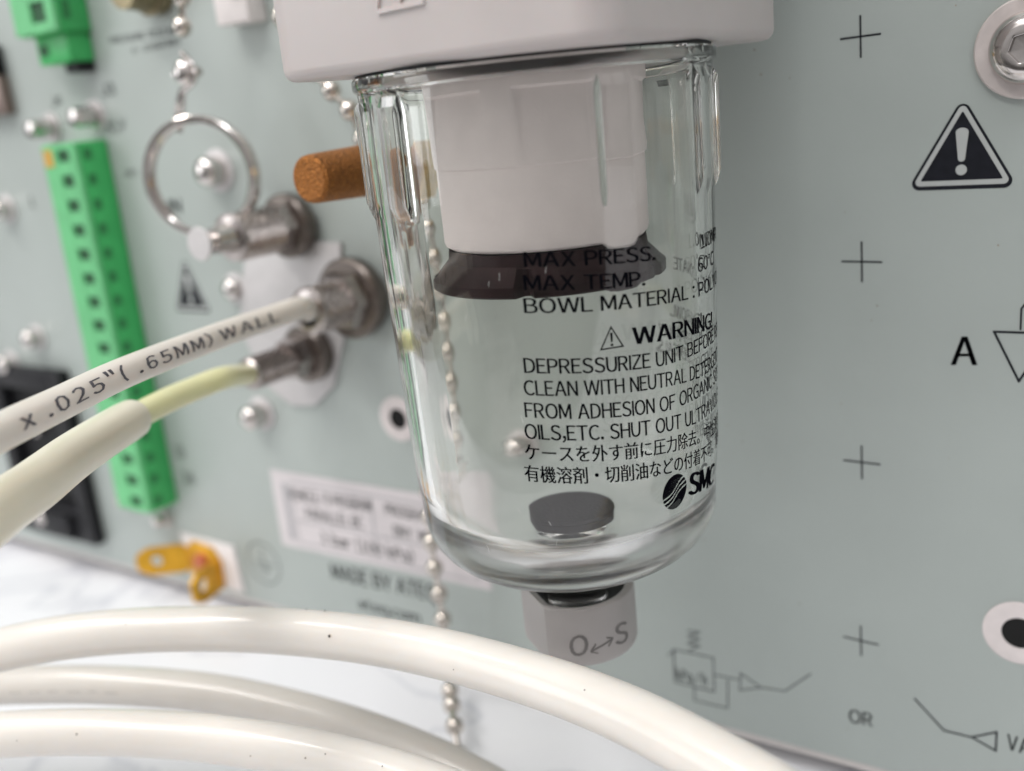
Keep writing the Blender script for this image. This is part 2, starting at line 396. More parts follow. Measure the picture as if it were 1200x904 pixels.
# ================================================================== AIR FILTER
fl = thing('air_filter', 'clear bowl air filter with pale plastic head, white element and black warning print', 'air filter', (AX.x, AX.y, HZ))
h = 2.24; hb = .486; cch = .34
pts = []
for (sx2, sy2, a0) in ((1, -1, -90), (1, 1, 0), (-1, 1, 90), (-1, -1, 180)):
    yo = .5 if sy2 > 0 else 0
    for k in range(6): pts.append((sx2 * (h - .42) + .42 * math.cos(R_(a0 + 18 * k)), sy2 * (h - .42) + yo + .42 * math.sin(R_(a0 + 18 * k))))
b = B(); b.prism(pts, hb, 7.2, .13, 4); head = b.build('filter_head', BODY, fl)
b = B(); b.lathe([(2.17, hb + .02), (2.17, hb - .03), (1.95, hb - .03), (1.95, hb + .02)], 72); b.build('seal_gap_line', BLACK, fl)  # black O-ring that also draws the shaded gap line under the head
# moulded marks at the top of the front face
b = B()
b.T = Matrix.Translation((0, 0, 0))
p0 = atY(446, 16, PD - 11 + 2.24 + .0); 
def on_front(px, py):      # front face of the head, local coordinates
    r = ray(px, py); t = (11.0 - h) / r[1]; q = Vector(CAM + r * t); return q.x - AX.x, q.z - HZ
def bar(px0, py0, px1, py1, wz, th=.03):
    a = on_front(px0, py0); c_ = on_front(px1, py1); bb = B()
    v = [(a[0], -h - th, a[1]), (c_[0], -h - th, c_[1]), (c_[0], -h - th, c_[1] + wz), (a[0], -h - th, a[1] + wz)]
    v2 = [(x, -h + .02, z) for x, y, z in v]; V = [bb._v(q) for q in v + v2]
    for f_ in ((0, 1, 2, 3), (7, 6, 5, 4), (0, 4, 5, 1), (1, 5, 6, 2), (2, 6, 7, 3), (3, 7, 4, 0)): bb.b.faces.new([V[i] for i in f_])
    return bb
bar(444, 17, 498, 5, .05).build('raised_mark', BODY, fl); bar(444, 15, 446, -12, .05).build('raised_mark', BODY, fl); bar(470, 4, 474, -12, .05).build('raised_mark', BODY, fl)
# threaded port that carries the filter on the panel
b = B(); b.T = Matrix.Translation((0, 0, 2.9)) @ Matrix.Rotation(R_(-90), 4, 'X'); b.lathe([(0, 2.2), (.95, 2.2), (.95, -AX.y - .005), (0, -AX.y - .005)], 32); b.build('port_nipple', NICKEL, fl)
# bowl, thick walled, with moulded ribs round its neck
def Ro(z):           # outer radius at absolute height z
    zr = z - HZ
    pts_ = [(-7, 1.2), (-6.05, 1.2), (-5.15, 1.985), (-4.6, 2.05), (-1.2, 2.15), (.5, 2.18)]
    for (a, ra), (b_, rb) in zip(pts_, pts_[1:]):
        if zr <= b_: t = max(0, min(1, (zr - a) / (b_ - a))); return ra + (rb - ra) * t
    return 2.13
outer = [(1.93, hb - .035), (2.20, hb - .035), (2.225, hb - .06), (2.225, .33), (2.21, .30), (2.18, .285), (2.17, .21), (2.165, .10), (2.16, .02), (2.16, -.5), (2.155, -1.0), (2.15, -1.14), (2.148, -1.22), (2.10, -3.0), (2.05, -4.6), (2.01, -5.0)]
for k in range(1, 10):
    a = R_(90 * k / 9); outer.append((1.19 + .82 * math.cos(a), -5.20 - .83 * math.sin(a)))
outer += [(.75, -6.05), (.50, -6.07), (.43, -6.12), (.42, -6.3), (.42, -6.85), (.40, -6.9), (0, -6.9)]
inner = [(1.93, hb - .035), (1.93, .2), (1.93, .1), (1.93, 0), (1.935, -1.0), (1.935, -1.15), (1.93, -1.3), (1.89, -3.0), (1.85, -4.4), (1.83, -4.8)]
for k in range(1, 10):
    a = R_(90 * k / 9); inner.append((1.04 + .78 * math.cos(a), -4.92 - .74 * math.sin(a)))
inner += [(.8, -5.655), (.4, -5.66), (0, -5.66)]
ribs = [PHC + R_(a) for a in (-80, -48, 22, 60, 86, 118, 150, 185, 218, 250)]
phis = sorted(set([round(2 * math.pi * i / 144, 5) for i in range(144)]))
base = [p_ for p_ in phis]
for a in ribs:
    a %= 2 * math.pi
    base = [p_ for p_ in base if min(abs(p_ - a), 2 * math.pi - abs(p_ - a)) > R_(6.5)]
    base += [(a + R_(d)) % (2 * math.pi) for d in (-6, -5.2, -4.2, -2, 0, 2, 4.2, 5.2, 6)]
base = sorted(base)
def dang(a, c_): return abs((a - c_ + math.pi) % (2 * math.pi) - math.pi)
def ribf(phi, r, z):
    if r > 2.14 and -1.18 < z < .15 and r < 2.175:
        d = min(dang(phi, a) for a in ribs); k = max(0, min(1, (R_(5.4) - d) / R_(.9)))
        zz = 1 if z > -1.05 else .45
        return r + .075 * k * zz
    return r
def ribi(phi, r, z):
    if 1.87 < r < 1.93 and -1.1 < z < .25:
        d = min(dang(phi, a + R_(14)) for a in ribs); return r - .06 * max(0, min(1, (R_(6) - d) / R_(1.5)))
    return r
b = B(); b.lathe(outer, phis=base, rfun=ribf); b.lathe(inner, phis=base)
bmesh.ops.remove_doubles(b.b, verts=b.b.verts, dist=1e-4)
bowl = b.build('bowl', GLASS, fl, auto=28)
FROST = glass('scuffed_polycarbonate', (.985, .985, .97), 1.47, .15, .12, 3)
bowl.data.materials.append(FROST)
for f_ in bowl.data.polygons:
    if f_.center.z < -5.12 and (f_.center.x ** 2 + f_.center.y ** 2) > .5 ** 2: f_.material_index = 1
# deflector sleeve with vertical recesses, the white element, the smoked baffle
def deff(phi, r, z):
    if r > 1.342:
        d = dang(phi, PHC + R_(-12)); d2 = dang(phi, PHC + R_(48))
        for q in range(6):
            if dang(phi, PHC + R_(12 + 60 * q)) < R_(22): return r - .085
    return r
b = B(); b.lathe([(0, hb - .05), (1.32, hb - .05), (1.385, hb - .06), (1.375, .22), (1.37, .19), (1.345, -.60), (1.34, -.67), (1.32, -.69), (0, -.69)], 120,
                 rfun=lambda p_, r, z: deff(p_, r, z) if -.59 < z < .21 else r); b.build('deflector', ELEM, fl)
el = [(0, -.6), (1.26, -.6), (1.30, -.63), (1.315, -.7)] + [(1.315, -.7 - .89 * k / 12) for k in range(1, 13)] + [(1.30, -1.64), (1.25, -1.675), (0, -1.68)]
b = B(); b.lathe(el, 96); b.build('filter_element', ELEM, fl)
def starf(phi, r, z):
    if r > 1.4:
        return r - (.16 if (phi / (2 * math.pi) * 5) % 1 < .05 else 0)
    return r
b = B(); b.lathe([(0, -1.69), (1.14, -1.69), (1.27, -1.695), (1.29, -1.83), (1.31, -1.85), (1.45, -2.0), (1.50, -2.04), (1.50, -2.15), (1.48, -2.17), (1.45, -2.18), (1.15, -2.10), (.9, -2.05), (0, -2.05)], 120, rfun=starf)
b.build('baffle', SMOKE, fl, auto=25)
b = B(); b.lathe([(0, -1.70), (1.09, -1.70), (1.10, -1.72), (1.10, -2.0), (0, -2.0)], 64); b.build('baffle_core', BLACKP, fl)
# drain float: dark rubber disc with a flat chord
def chord(ang, dist):
    def f_(phi, r, z):
        d = math.cos(phi - ang)
        return min(r, dist / d) if d > .2 and r > .3 else r
    return f_
b = B(); b.T = Matrix.Translation((0.0, 0, 0))
b.lathe([(0, -5.645), (.56, -5.645), (.60, -5.63), (.60, -5.48), (.585, -5.47), (.61, -5.455), (.615, -5.42), (.60, -5.39), (.50, -5.37), (.25, -5.35), (0, -5.345)], 72, rfun=chord(PHC + R_(-80), .54)); b.build('drain_valve', FLOAT, fl)
# scuffs and specks on the bowl wall
b = B(); rng = random.Random(5)
for k in range(26):
    a = PHC + R_(rng.uniform(-75, 0)); z = rng.uniform(-5.2, -1.3); R = Ro(z + HZ) + .001; da = rng.uniform(.004, .02); dz = rng.uniform(-.10, .10); wv = rng.uniform(.002, .004)
    v = [b._v(((R + .002) * math.cos(x), (R + .002) * math.sin(x), zz)) for x, zz in ((a, z), (a + da, z + dz), (a + da + .002, z + dz + wv), (a + .002, z + wv))]
    b.b.faces.new(v)
o = b.build('scuff', mat('pale_scuff', (.62, .62, .60), .8, noise=(20, .1)), fl, smooth=False); o['kind'] = 'stuff'
# dirt on the bowl's floor
b = B()
for k in range(46):
    a = PHC + R_(random.gauss(3, 5)); r = 1.26 + random.uniform(0, .09); q = random.uniform(.006, .02)
    b.sphere((r * math.cos(a), r * math.sin(a), -5.2 - .83 * math.sin(math.acos((r - 1.19) / .82)) - .004), q, 6, 4, (1, 1, .6))
o = b.build('dirt', mat('brown_dirt', (.06, .035, .02), .9, noise=(30, .5)), fl); o['kind'] = 'stuff'
# drain cock: grey knob with a flat and a black recess
cf0 = chord(PHC + R_(-67), 1.0)
def cf(phi, r, z):
    d = math.cos(phi - (PHC + R_(-67))); k = .69 if r > .75 else .60
    return min(r, k / d) if d > .2 and r > .3 else r
b = B(); b.lathe([(.69, -6.62), (.77, -6.60), (.80, -6.62), (.815, -6.67), (.82, -7.40), (.80, -7.46), (.72, -7.47), (.69, -7.40)], 96, rfun=cf)
bmesh.ops.bridge_loops
b.lathe([(.69, -6.62), (.69, -7.40)], 96, rfun=lambda p_, r, z: min(cf(p_, r + .0, z), r) if True else r); bmesh.ops.remove_doubles(b.b, verts=b.b.verts, dist=1e-4); cock = b.build('drain_cock', COCK, fl, auto=18)
b = B(); b.lathe([(.44, -6.80), (.685, -6.72), (.685, -7.38), (.30, -7.38), (.30, -6.95), (.44, -6.95), (.44, -6.80)], 64, rfun=cf); b.build('recess_liner', BLACK, fl)
b = B(); b.lathe([(0, -6.5), (.43, -6.5), (.50, -6.54), (.52, -6.78), (0, -6.78)], 48); b.build('neck_seal', BLACK, fl) if False else b.b.free()

def wrap_text(s, start, end, hpx, m, parent, Rf, lift=.006, bold=0.0, name='lettering', spacing=1.0, upto=None, res=3):
    """text printed round the axis: starts at pixel START on the baseline; its first UPTO characters end at pixel END"""
    a0, z0 = on_bowl(*start, Rf); a1, z1 = on_bowl(*end, Rf); _, zt = on_bowl(start[0], start[1] - hpx, Rf)
    vs, fs, wd = text_mesh(s, bold, spacing, res)
    w0 = text_mesh(s[:upto], bold, spacing, 1)[2] if upto else wd
    zb = (z0 + z1) / 2 if False else z0
    ka = (a1 - a0) / w0; kz = (zt - z0) / .73; out = []
    for x, y in vs:
        a = a0 + x * ka; z = zb + (z1 - z0) * min(max(x / w0, 0), 1.15) + y * kz; r = Rf(z) + lift
        out.append((r * math.cos(a), r * math.sin(a), z - HZ))
    return flat_mesh(name, out, fs, m, parent)
INK = mat('bowl_ink', (.004, .004, .006), .8, noise=(9, .2), Specular_IOR_Level=.0)
H = 17.5
wrap_text('MAX PRESS.          1.0MPa', (615, 313), (768, 305), H, INK, bowl, Ro, upto=10)
wrap_text('MAX TEMP.           60\u00b0C', (615, 340), (756, 335), H, INK, bowl, Ro, upto=9)
wrap_text('BOWL MATERIAL : POLYCARBONATE', (615, 367), (806, 351), H, INK, bowl, Ro, upto=13)
wrap_text('WARNING!', (742, 404), (834, 384), 20, INK, bowl, Ro, bold=.03)
wrap_text('DEPRESSURIZE UNIT BEFORE REMOVING BOWL.', (615, 437), (762, 431), H, INK, bowl, Ro, upto=12)
wrap_text('CLEAN WITH NEUTRAL DETERGENT ONLY. KEEP AWAY', (615, 463), (804, 448), H, INK, bowl, Ro, upto=18)
wrap_text('FROM ADHESION OF ORGANIC SOLVENTS, CHEMICALS,', (616, 489), (767, 484), H, INK, bowl, Ro, upto=13)
wrap_text('OILS,ETC. SHUT OUT ULTRAVIOLET RAYS.', (616, 514), (798, 502), H, INK, bowl, Ro, upto=18)
wrap_text('\u30b1\u30fc\u30b9\u3092\u5916\u3059\u524d\u306b\u5727\u529b\u9664\u53bb\u3002\u4e2d\u6027\u6d17\u5264\u3067\u6d17\u6d44\u3002', (615, 537), (824, 516), 15.5, INK, bowl, Ro, upto=13)
wrap_text('\u6709\u6a5f\u6eb6\u5264\u30fb\u5207\u524a\u6cb9\u306a\u3069\u306e\u4ed8\u7740\u4e0d\u53ef\u3002\u7d2b\u5916\u7dda\u906e\u65ad\u3002', (615, 562), (811, 546), 15.5, INK, bowl, Ro, upto=12)
wrap_text('SMC', (807, 581), (835, 567), 25, INK, bowl, Ro, bold=.055)
def wrap_shape(rings, c_px, scale_px, m, name, Rf=None, parent=None, lift=.006):
    """flat shape (list of quads/polys in pixels about a centre) laid on the bowl"""
    vs, fs = [], []; Rf = Rf or Ro
    a0, z0 = on_bowl(*c_px, Rf); a1, _ = on_bowl(c_px[0] + 3, c_px[1], Rf); _, z1 = on_bowl(c_px[0], c_px[1] - 3, Rf)
    for P in rings:
        k = len(vs)
        for x, y in P:
            a = a0 + x * (a1 - a0) / 3; z = z0 + y * (z1 - z0) / 3; r = Rf(z) + lift
            vs.append((r * math.cos(a), r * math.sin(a), z - HZ))
        fs.append(tuple(range(k, k + len(P))))
    return flat_mesh(name, vs, fs, m, parent or bowl)
# warning triangle on the bowl
T = [(-15, -12), (15, -17), (1, 15)]; C0 = (sum(p_[0] for p_ in T) / 3, sum(p_[1] for p_ in T) / 3)
Ti = [(C0[0] + (x - C0[0]) * .80, C0[1] + (y - C0[1]) * .80) for x, y in T]
T = [(-14.5, -13), (14.5, -13), (0, 14.5)]; C0 = (0, -3.8); Ti = [(C0[0] + (x - C0[0]) * .80, C0[1] + (y - C0[1]) * .80) for x, y in T]
wrap_shape([[T[i], T[(i + 1) % 3], Ti[(i + 1) % 3], Ti[i]] for i in range(3)] + [[(-1.6, 6), (-1.0, -5), (1.0, -5), (1.6, 6)], [(-1.5, -7), (-1.5, -10), (1.5, -10), (1.5, -7)]], (716.5, 396), 1, INK, 'warning_mark')
# company emblem: oval cut by three slanted wavy stripes
rows = []; a_, b_ = 13.5, 19.5
for j in range(52):
    y0 = -b_ + j * 2 * b_ / 52; y1 = y0 + 2 * b_ / 52; ym = (y0 + y1) / 2; hw = a_ * math.sqrt(max(0, 1 - (ym / b_) ** 2)); nseg = 30
    run = None
    for i in range(nseg + 1):
        x = -hw + 2 * hw * i / nseg
        u = ym - (5.5 * math.tanh(x / 4.5) + x * .35)
        dark = i < nseg and not (any(abs(u - q) < .85 for q in (-6.2, -.6, 5.0)))
        if dark and run is None: run = x
        if not dark and run is not None: rows.append([(run, y0), (x, y0), (x, y1), (run, y1)]); run = None
wrap_shape(rows, (791, 576.5), 1, INK, 'company_emblem')
# moulded text on the drain cock
Rk = lambda z: .822
wrap_text('O', (669, 770), (690, 766), 23, COCKTEXT, cock, Rk, lift=.003, name='engraving')
wrap_text('S', (722, 757), (736, 750), 24, COCKTEXT, cock, Rk, lift=.003, name='engraving')
wrap_shape([[(-14 + 3.5 * k, -5 + 1.125 * k), (-10.5 + 3.5 * k, -3.875 + 1.125 * k), (-10.5 + 3.5 * k, -1.875 + 1.125 * k), (-14 + 3.5 * k, -3 + 1.125 * k)] for k in range(8)] + [[(-14, -5), (-5, -8.5), (-5.5, -6.8), (-12, -4)], [(-14, -3), (-12, -4), (-7, 3), (-7.5, 5)],
            [(14, 6), (5, 9), (5.5, 7.2), (12, 5)], [(14, 4), (12, 5), (7, -2), (7.5, -4)]], (706, 757), 1, COCKTEXT, 'engraving', Rk, cock, .003)

# ================================================================== PANEL-MOUNTED THINGS
def turned(prof, seg=32): return B().lathe(prof, seg)
def domescrew(px, py, R, label, post=.0, washer=True, group=None, name='dome_screw'):
    o = thing(name, label, 'screw', atY(px, py), OUT, group)
    if washer: turned([(0, .003), (R * 1.45, .003), (R * 1.45, .05), (R * 1.38, .06), (0, .06)]).build('washer', PLATE, o)
    z = .06 + post
    turned([(0, .01), (R, .01), (R, z + .05)] + [(R * math.cos(a), z + .05 + R * .62 * math.sin(a)) for a in [R_(d) for d in range(10, 90, 10)]] + [(0, z + .05 + R * .62)]).build('screw_head', NICKEL, o)
    return o
G = 'round headed screws on the panel'
domescrew(257, 200, .31, 'shiny domed screw seen through the key ring', .25, group=G)
domescrew(308, 484, .27, 'domed screw just below the yellow tube fitting', .3, group=G)
domescrew(606, 524, .30, 'domed screw seen through the clear bowl beside the warning print', .25, group=G)
domescrew(45, 395, .24, 'dull screw above the black power socket, left of the green terminal strip', .2, group=G)
domescrew(15, 425, .24, 'screw at the top edge of the black power socket, nearest the frame edge', .2, group=G)
domescrew(10, 245, .25, 'screw at the left frame edge level with the key ring bottom', .2, group=G)
def jack(px, py, label, R=.22, L=.55):
    o = thing('jack_screw', label, 'screw', atY(px, py), OUT, 'jack screws of the green terminal strip')
    turned([(0, .003), (R * 1.2, .003), (R * 1.2, .12), (R, .14), (R, L), (R * .85, L + .07), (R * .4, L + .1), (0, L + .1)], 24).build('screw_head', NICKEL, o)
    turned([(R * 1.25, .004), (R * 1.6, .004), (R * 1.6, .05), (R * 1.25, .05), (R * 1.25, .004)], 24).build('washer', PLATE, o)
jack(62, 150, 'left screw above the long green terminal strip, nearer the frame edge')
jack(113, 136, 'right screw touching the top of the long green terminal strip')
jack(152, 583, 'left screw under the lower end of the long green terminal strip', .17, .3)
jack(195, 606, 'right screw under the lower end of the long green terminal strip', .16, .3)
# large socket screw, top right
o = thing('socket_screw', 'large button head hex socket screw with washer at the top right', 'screw', atY(1205, 56), OUT)
turned([(0, .003), (.60, .003), (.62, .02), (.62, .07), (.60, .09), (0, .09)], 64).build('washer', mat('soft_washer', (.62, .56, .54), .45, .3, noise=(5, .08)), o)
b = B()
prof = [(.44, .095), (.44, .13)] + [(.205 + .235 * math.cos(a), .13 + .21 * math.sin(a)) for a in [R_(d) for d in range(8, 91, 8)]]
b.lathe([(0, .095)] + prof, 72)
hexr = lambda phi, r, z: r * (math.cos(R_(30)) / math.cos((phi - R_(12)) % R_(60) - R_(30))) if r < .2 else r
b.lathe([prof[-1], (.195, .338), (.19, .335), (.185, .16), (0, .15)], 72, rfun=hexr)
bmesh.ops.remove_doubles(b.b, verts=b.b.verts, dist=1e-4); b.build('screw_head', NICKEL, o, auto=30)
# bare eyelets
def eyelet(px, py, Ro_, Ri, label):
    o = thing('panel_hole', label, 'hole', atY(px, py), OUT, 'bare rimmed holes in the panel')
    turned([(Ri, .004), (Ro_, .004), (Ro_, .015), (Ro_ - .02, .022), (Ri + .02, .022), (Ri, .018), (Ri, .004)], 48).build('rim', mat('bare_rim', (.70, .64, .63), .5, .1, noise=(5, .05)), o)
    turned([(0, .006), (Ri * .99, .006)], 48).build('bore', mat('hole_shade_black', (.004, .004, .004), .9, noise=(3, .1)), o)  # black disc painted in as the hole's shade, the sheet is not pierced
eyelet(1195, 742, .50, .245, 'bare rimmed round hole at the right edge, above the vacuum symbol')
eyelet(467, 491, .47, .22, 'rimmed round hole left of the bowl, above the white sticker')

# knurled fittings
def knurled(prof_r, z0, z1, n_=16, depth=.07):
    b = B(); rows = max(6, int((z1 - z0) / .10)); rings = []
    for j in range(rows + 1):
        z = z0 + (z1 - z0) * j / rows; ring = []
        for i in range(n_ * 2):
            up = (i + j) % 2 == 0; r = prof_r - (0 if up else depth)
            ring.append(b._v((r * math.cos(math.pi * i / n_), r * math.sin(math.pi * i / n_), z)))
        rings.append(ring)
    k = n_ * 2
    for A, Q in zip(rings, rings[1:]):
        for i in range(k): b.b.faces.new((A[i], A[(i + 1) % k], Q[(i + 1) % k], Q[i]))
    b.b.faces.new(rings[0]); b.b.faces.new(rings[-1]); return b
def fitting(px, py, label, Rc, Rk_, z1, z2, tip, disc=False, hexm=COLLAR):
    o = thing('knurled_fitting', label, 'fitting', atY(px, py), OUT, 'knurled metal fittings on the panel')
    turned([(0, .14), (Rc, .14), (Rc + .02, .18), (Rc + .02, .40), (Rc - .03, .46), (Rc * .8, .47), (0, .47)], 6 if False else 40).build('collar', hexm, o)
    turned([(0, .46), (Rc * .78, .46), (Rc * .80, .5), (Rc * .72, z1), (0, z1)], 6).build('hex_nut', KNURL, o, auto=20)
    knurled(Rk_, z1, z2).build('knurled_sleeve', KNURL, o, smooth=False)
    turned([(0, z2 - .01), (Rk_ * .97, z2 - .01), (Rk_ * .96, z2 + .05), (Rk_ * .8, z2 + .10), (0, z2 + .10)]).build('end_ring', KNURL, o)
    tn = tip - .25 if disc else tip; turned([(0, z2 + .1), (Rk_ * .62, z2 + .1), (Rk_ * .50, tn), (0, tn)]).build('nose', NICKEL, o)
    if disc: turned([(0, tip - .25), (Rk_ * .30, tip - .25), (Rk_ * .30, tip + .01), (0, tip + .01)]).build('stem', NICKEL, o); turned([(0, tip), (disc, tip), (disc + .015, tip + .02), (disc, tip + .06), (0, tip + .07)], 40).build('end_disc', PLATE, o)
    return o
fitting(424, 346, 'knurled fitting holding the white printed tube, with a wide dark collar', .78, .47, .75, 1.45, 1.55)
fitting(372, 410, 'knurled fitting holding the yellow tube, below the printed tube fitting', .58, .33, .9, 1.85, 1.98)
fitting(350, 262, 'knurled plug fitting with end disc, behind the key ring, without a tube', .62, .47, .75, 1.75, 2.50, disc=.30)
pl = [pr(*q) for q in ((290, 300), (335, 282), (402, 284), (405, 400), (394, 452), (372, 474), (345, 474), (318, 452), (284, 385))]
o = thing('mounting_plate', 'pale flat mounting plate behind the two tube fittings', 'plate', (0, 0, 0), OUT)
b = B(); b.prism([(x, z) for x, z in pl], .003, .10, .02, 2); b.build('plate_sheet', PLATE, o)
# plate of the port partly hidden behind the printed tube
domescrew(277, 338, .24, 'pale screw left of the mounting plate, just above the printed tube', .05, group=G)

# bronze silencer
tip = atY(360, 211, PD - 10.7)
L = -tip.y
o = thing('silencer', 'golden brown sintered bronze silencer pointing out behind the bowl', 'silencer', (tip.x, 0, tip.z), OUT)
b = turned([(0, L - .03), (.30, L - .03), (.345, L - .07), (.355, L - .15), (.40, L - 1.5), (.40, L - 1.6), (0, L - 1.6)], 64); b.build('sintered_core', BRONZE, o)
turned([(0, L - 1.58), (.46, L - 1.58), (.50, L - 1.64), (.50, L - 2.1), (.46, L - 2.16), (0, L - 2.16)], 6).build('hex_base', BRASS, o, auto=20)
turned([(0, L - 2.1), (.33, L - 2.1), (.33, .10), (.5, .09), (.5, .003), (0, .003)], 32).build('threaded_stem', BRASS, o)

# ground terminal
g = atY(243, 655); zf = lambda py, px=243: atY(px, py).z - g.z
o = thing('ground_terminal', 'golden double tab earth terminal with reddish rivet on a white base', 'earth terminal', g, OUT)
q = [pr(*p_) for p_ in ((213, 623), (275, 640), (288, 694), (226, 676))]
b = B(); b.prism([(x - g.x, z - g.z) for x, z in q], .003, .07, .02); b.build('base_plate', WHITEP, o)
b = B(); b.prism([(-.62, -.42), (.62, -.55), (.66, .10), (.42, .42), (-.30, .50), (-.62, .2)], .075, .16, .015); b.build('centre_plate', TAB, o)
def tab(cx_, cy_, dx, out_, wv):
    """blade bent out of the plate, rounded end with a hole"""
    bb = B(); n_ = 24; L_ = out_; ring_o, ring_i = [], []
    P = [(0, -wv), (L_ * .75, -wv), (L_, -wv * .55), (L_, wv * .55), (L_ * .75, wv), (0, wv)]
    outer_ = []
    for k in range(n_):
        a = 2 * math.pi * k / n_; c_, s_ = math.cos(a), math.sin(a); t = 9
        for (x0, y0), (x1, y1) in zip(P, P[1:] + P[:1]):
            hx, hy = L_ * .62, 0; ex, ey = x1 - x0, y1 - y0; den = c_ * ey - s_ * ex
            if abs(den) < 1e-9: continue
            tt = ((x0 - hx) * ey - (y0 - hy) * ex) / den; uu = ((x0 - hx) * s_ - (y0 - hy) * c_) / den
            if tt > 0 and -1e-6 <= uu <= 1 + 1e-6: t = min(t, tt)
        outer_.append((L_ * .62 + c_ * t, s_ * t)); ring_i.append((L_ * .62 + c_ * wv * .38, s_ * wv * .38))
    def pt(u_, v_, th): return (cx_ + dx[0] * u_ + dx[2] * th, cy_ + v_, .1 + dx[1] * u_ + dx[3] * th)
    V = [[bb._v(pt(u_, v_, th)) for u_, v_ in rr] for th in (0, .08) for rr in (outer_, ring_i)]
    for k in range(n_):
        j = (k + 1) % n_
        bb.b.faces.new((V[0][k], V[0][j], V[1][j], V[1][k])); bb.b.faces.new((V[2][k], V[3][k], V[3][j], V[2][j]))
        bb.b.faces.new((V[0][k], V[2][k], V[2][j], V[0][j])); bb.b.faces.new((V[1][k], V[1][j], V[3][j], V[3][k]))
    return bb
tab(-.55, -.02, (-.80, .60, -.6, -.8), 1.35, .38).build('tab', TAB, o)
tab(.50, -.22, (.25, .97, .97, -.25), 1.15, .42).build('tab', TAB, o)
turned([(0, .1), (.24, .1), (.24, .2), (.20, .3), (.1, .36), (0, .37)]).build('rivet', TABRED, o)

# sticker
s0 = atY(318, 550); s1 = atY(330, 638); s2 = atY(577, 692)
X0 = (s0.x + s1.x) / 2; X1 = s2.x; Z1 = s0.z; Z0 = (s1.z + s2.z) / 2
o = thing('sticker', 'white boxed information sticker with blurred print, partly behind the bowl', 'sticker')
st = o
b = B(); b.box(X0, X1, -.012, -.003, Z0, Z1); b.build('sheet', STICKER, o)
W_ = X1 - X0; H_ = Z1 - Z0
def sbox(u0, u1, v0, v1, m, lf, nm):
    x0, x1, z0, z1 = X0 + u0 * W_, X0 + u1 * W_, Z0 + v0 * H_, Z0 + v1 * H_
    return flat_mesh(nm, [(x0, -lf, z0), (x1, -lf, z0), (x1, -lf, z1), (x0, -lf, z1)], [(0, 1, 2, 3)], m, st)
for v in (.08, .38, .88): sbox(.10, .95, v - .012, v + .012, STICKERT, .014, 'rule')
for u in (.10, .50, .95): sbox(u - .004, u + .004, .08, .88, STICKERT, .0145, 'rule')
sbox(.05, .085, .1, .85, STICKERT, .014, 'rule')
panel_text('VEHICLE/D PROGRAM', (340, 585), (437, 600), 13, PRINTG, st, .016, .015)
panel_text('PROGRAM', (453, 603), (505, 613), 13, PRINTG, st, .016, .015)
panel_text('PARALLEL BC', (360, 608), (427, 620), 13, PRINTG, st, .016, .015)
panel_text('DRY  RF', (463, 628), (505, 638), 13, PRINTG, st, .016, .015)
panel_text('1 bar (100 kPa)', (378, 636), (486, 660), 13, PRINTG, st, .016, .005)

# green terminal strips
def green(x0, x1, z0, z1, d, n_, label, first_mark=False):
    o = thing('terminal_block', label, 'terminal block', (0, 0, 0), (0, 0, 0), 'green terminal blocks')
    b = B(); b.box(x0, x1, -d, -.003, z0, z1, .05); b.build('housing', GREEN, o)
    p_ = (z1 - z0) / n_; wd = x1 - x0
    b = B()
    # front face in the painted-in lit tone: frame pieces between square wire openings
    hx0, hx1 = x0 + wd * .46, x0 + wd * .80
    b.box(x0 + .03, hx0, -d - .12, -d + .002, z0 + .02, z1 - .02, .02, 1)
    b.box(hx1, x1 - .02, -d - .12, -d + .002, z0 + .02, z1 - .02, .02, 1)
    for k in range(n_ + 1):
        zc = z0 + p_ * k; b.box(hx0 + .002, hx1 - .002, -d - .115, -d + .002, max(zc - p_ * .26, z0 + .02), min(zc + p_ * .26, z1 - .02))
    b.build('front_face', GREEN_LIT, o)
    me = None
    for k in range(n_):
        zc = z0 + p_ * (k + .5)
        if me is None:
            bb = B(); bb.box(-wd * .17 + .004, wd * .17 - .004, -.06, 0, -p_ * .235, p_ * .235); q = bb.build('wire_opening', GREEND, o, smooth=False); me = q.data
        else: q = link('wire_opening', me, o)
        q.location = ((hx0 + hx1) / 2, -d - .001, zc)
    me = None
    for k in range(n_):   # small notches down the side
        zc = z0 + p_ * (k + .5)
        if me is None:
            bb = B(); bb.box(0, .012, -.10, .10, -p_ * .22, p_ * .22); q = bb.build('side_notch', mat('notch_green', (.02, .17, .05), .5, noise=(4, .1)), o, smooth=False); me = q.data
        else: q = link('side_notch', me, o)
        q.location = (x1 - .002, -d + .18, zc)
    return o
zt = atY(55, 170, .75).z; zb = atY(138, 592, .75).z
tb = green(-21.70, -20.42, zb, zt, .75, 16, 'long green terminal strip with sixteen square openings')
b = B(); b.box(-21.60, -21.28, -.885, -.87, zt - .50, zt - .12, .005, 1); b.build('orange_mark', ORANGE, tb)
z2 = atY(45, 42, .75).z
tb2 = green(-21.70, -20.15, z2, z2 + 4.4, .75, 5, 'short green terminal block cut off by the top left of the frame')
z3 = atY(60, 76, .6).z
b = B(); b.box(-21.40, -20.25, -.62, -.004, z3, z2 - .002, .04); b.build('lower_step', GREEN, tb2)
b = B(); b.box(-21.28, -20.98, -.64, -.6, z3 + .18, z2 - .2, .01, 1); b.build('wire_opening', GREEND, tb2)
b = B(); b.box(-20.75, -20.3, -.45, -.004, z3 - .22, z3 - .002, .03); b.build('clip', BLACKP, tb2)

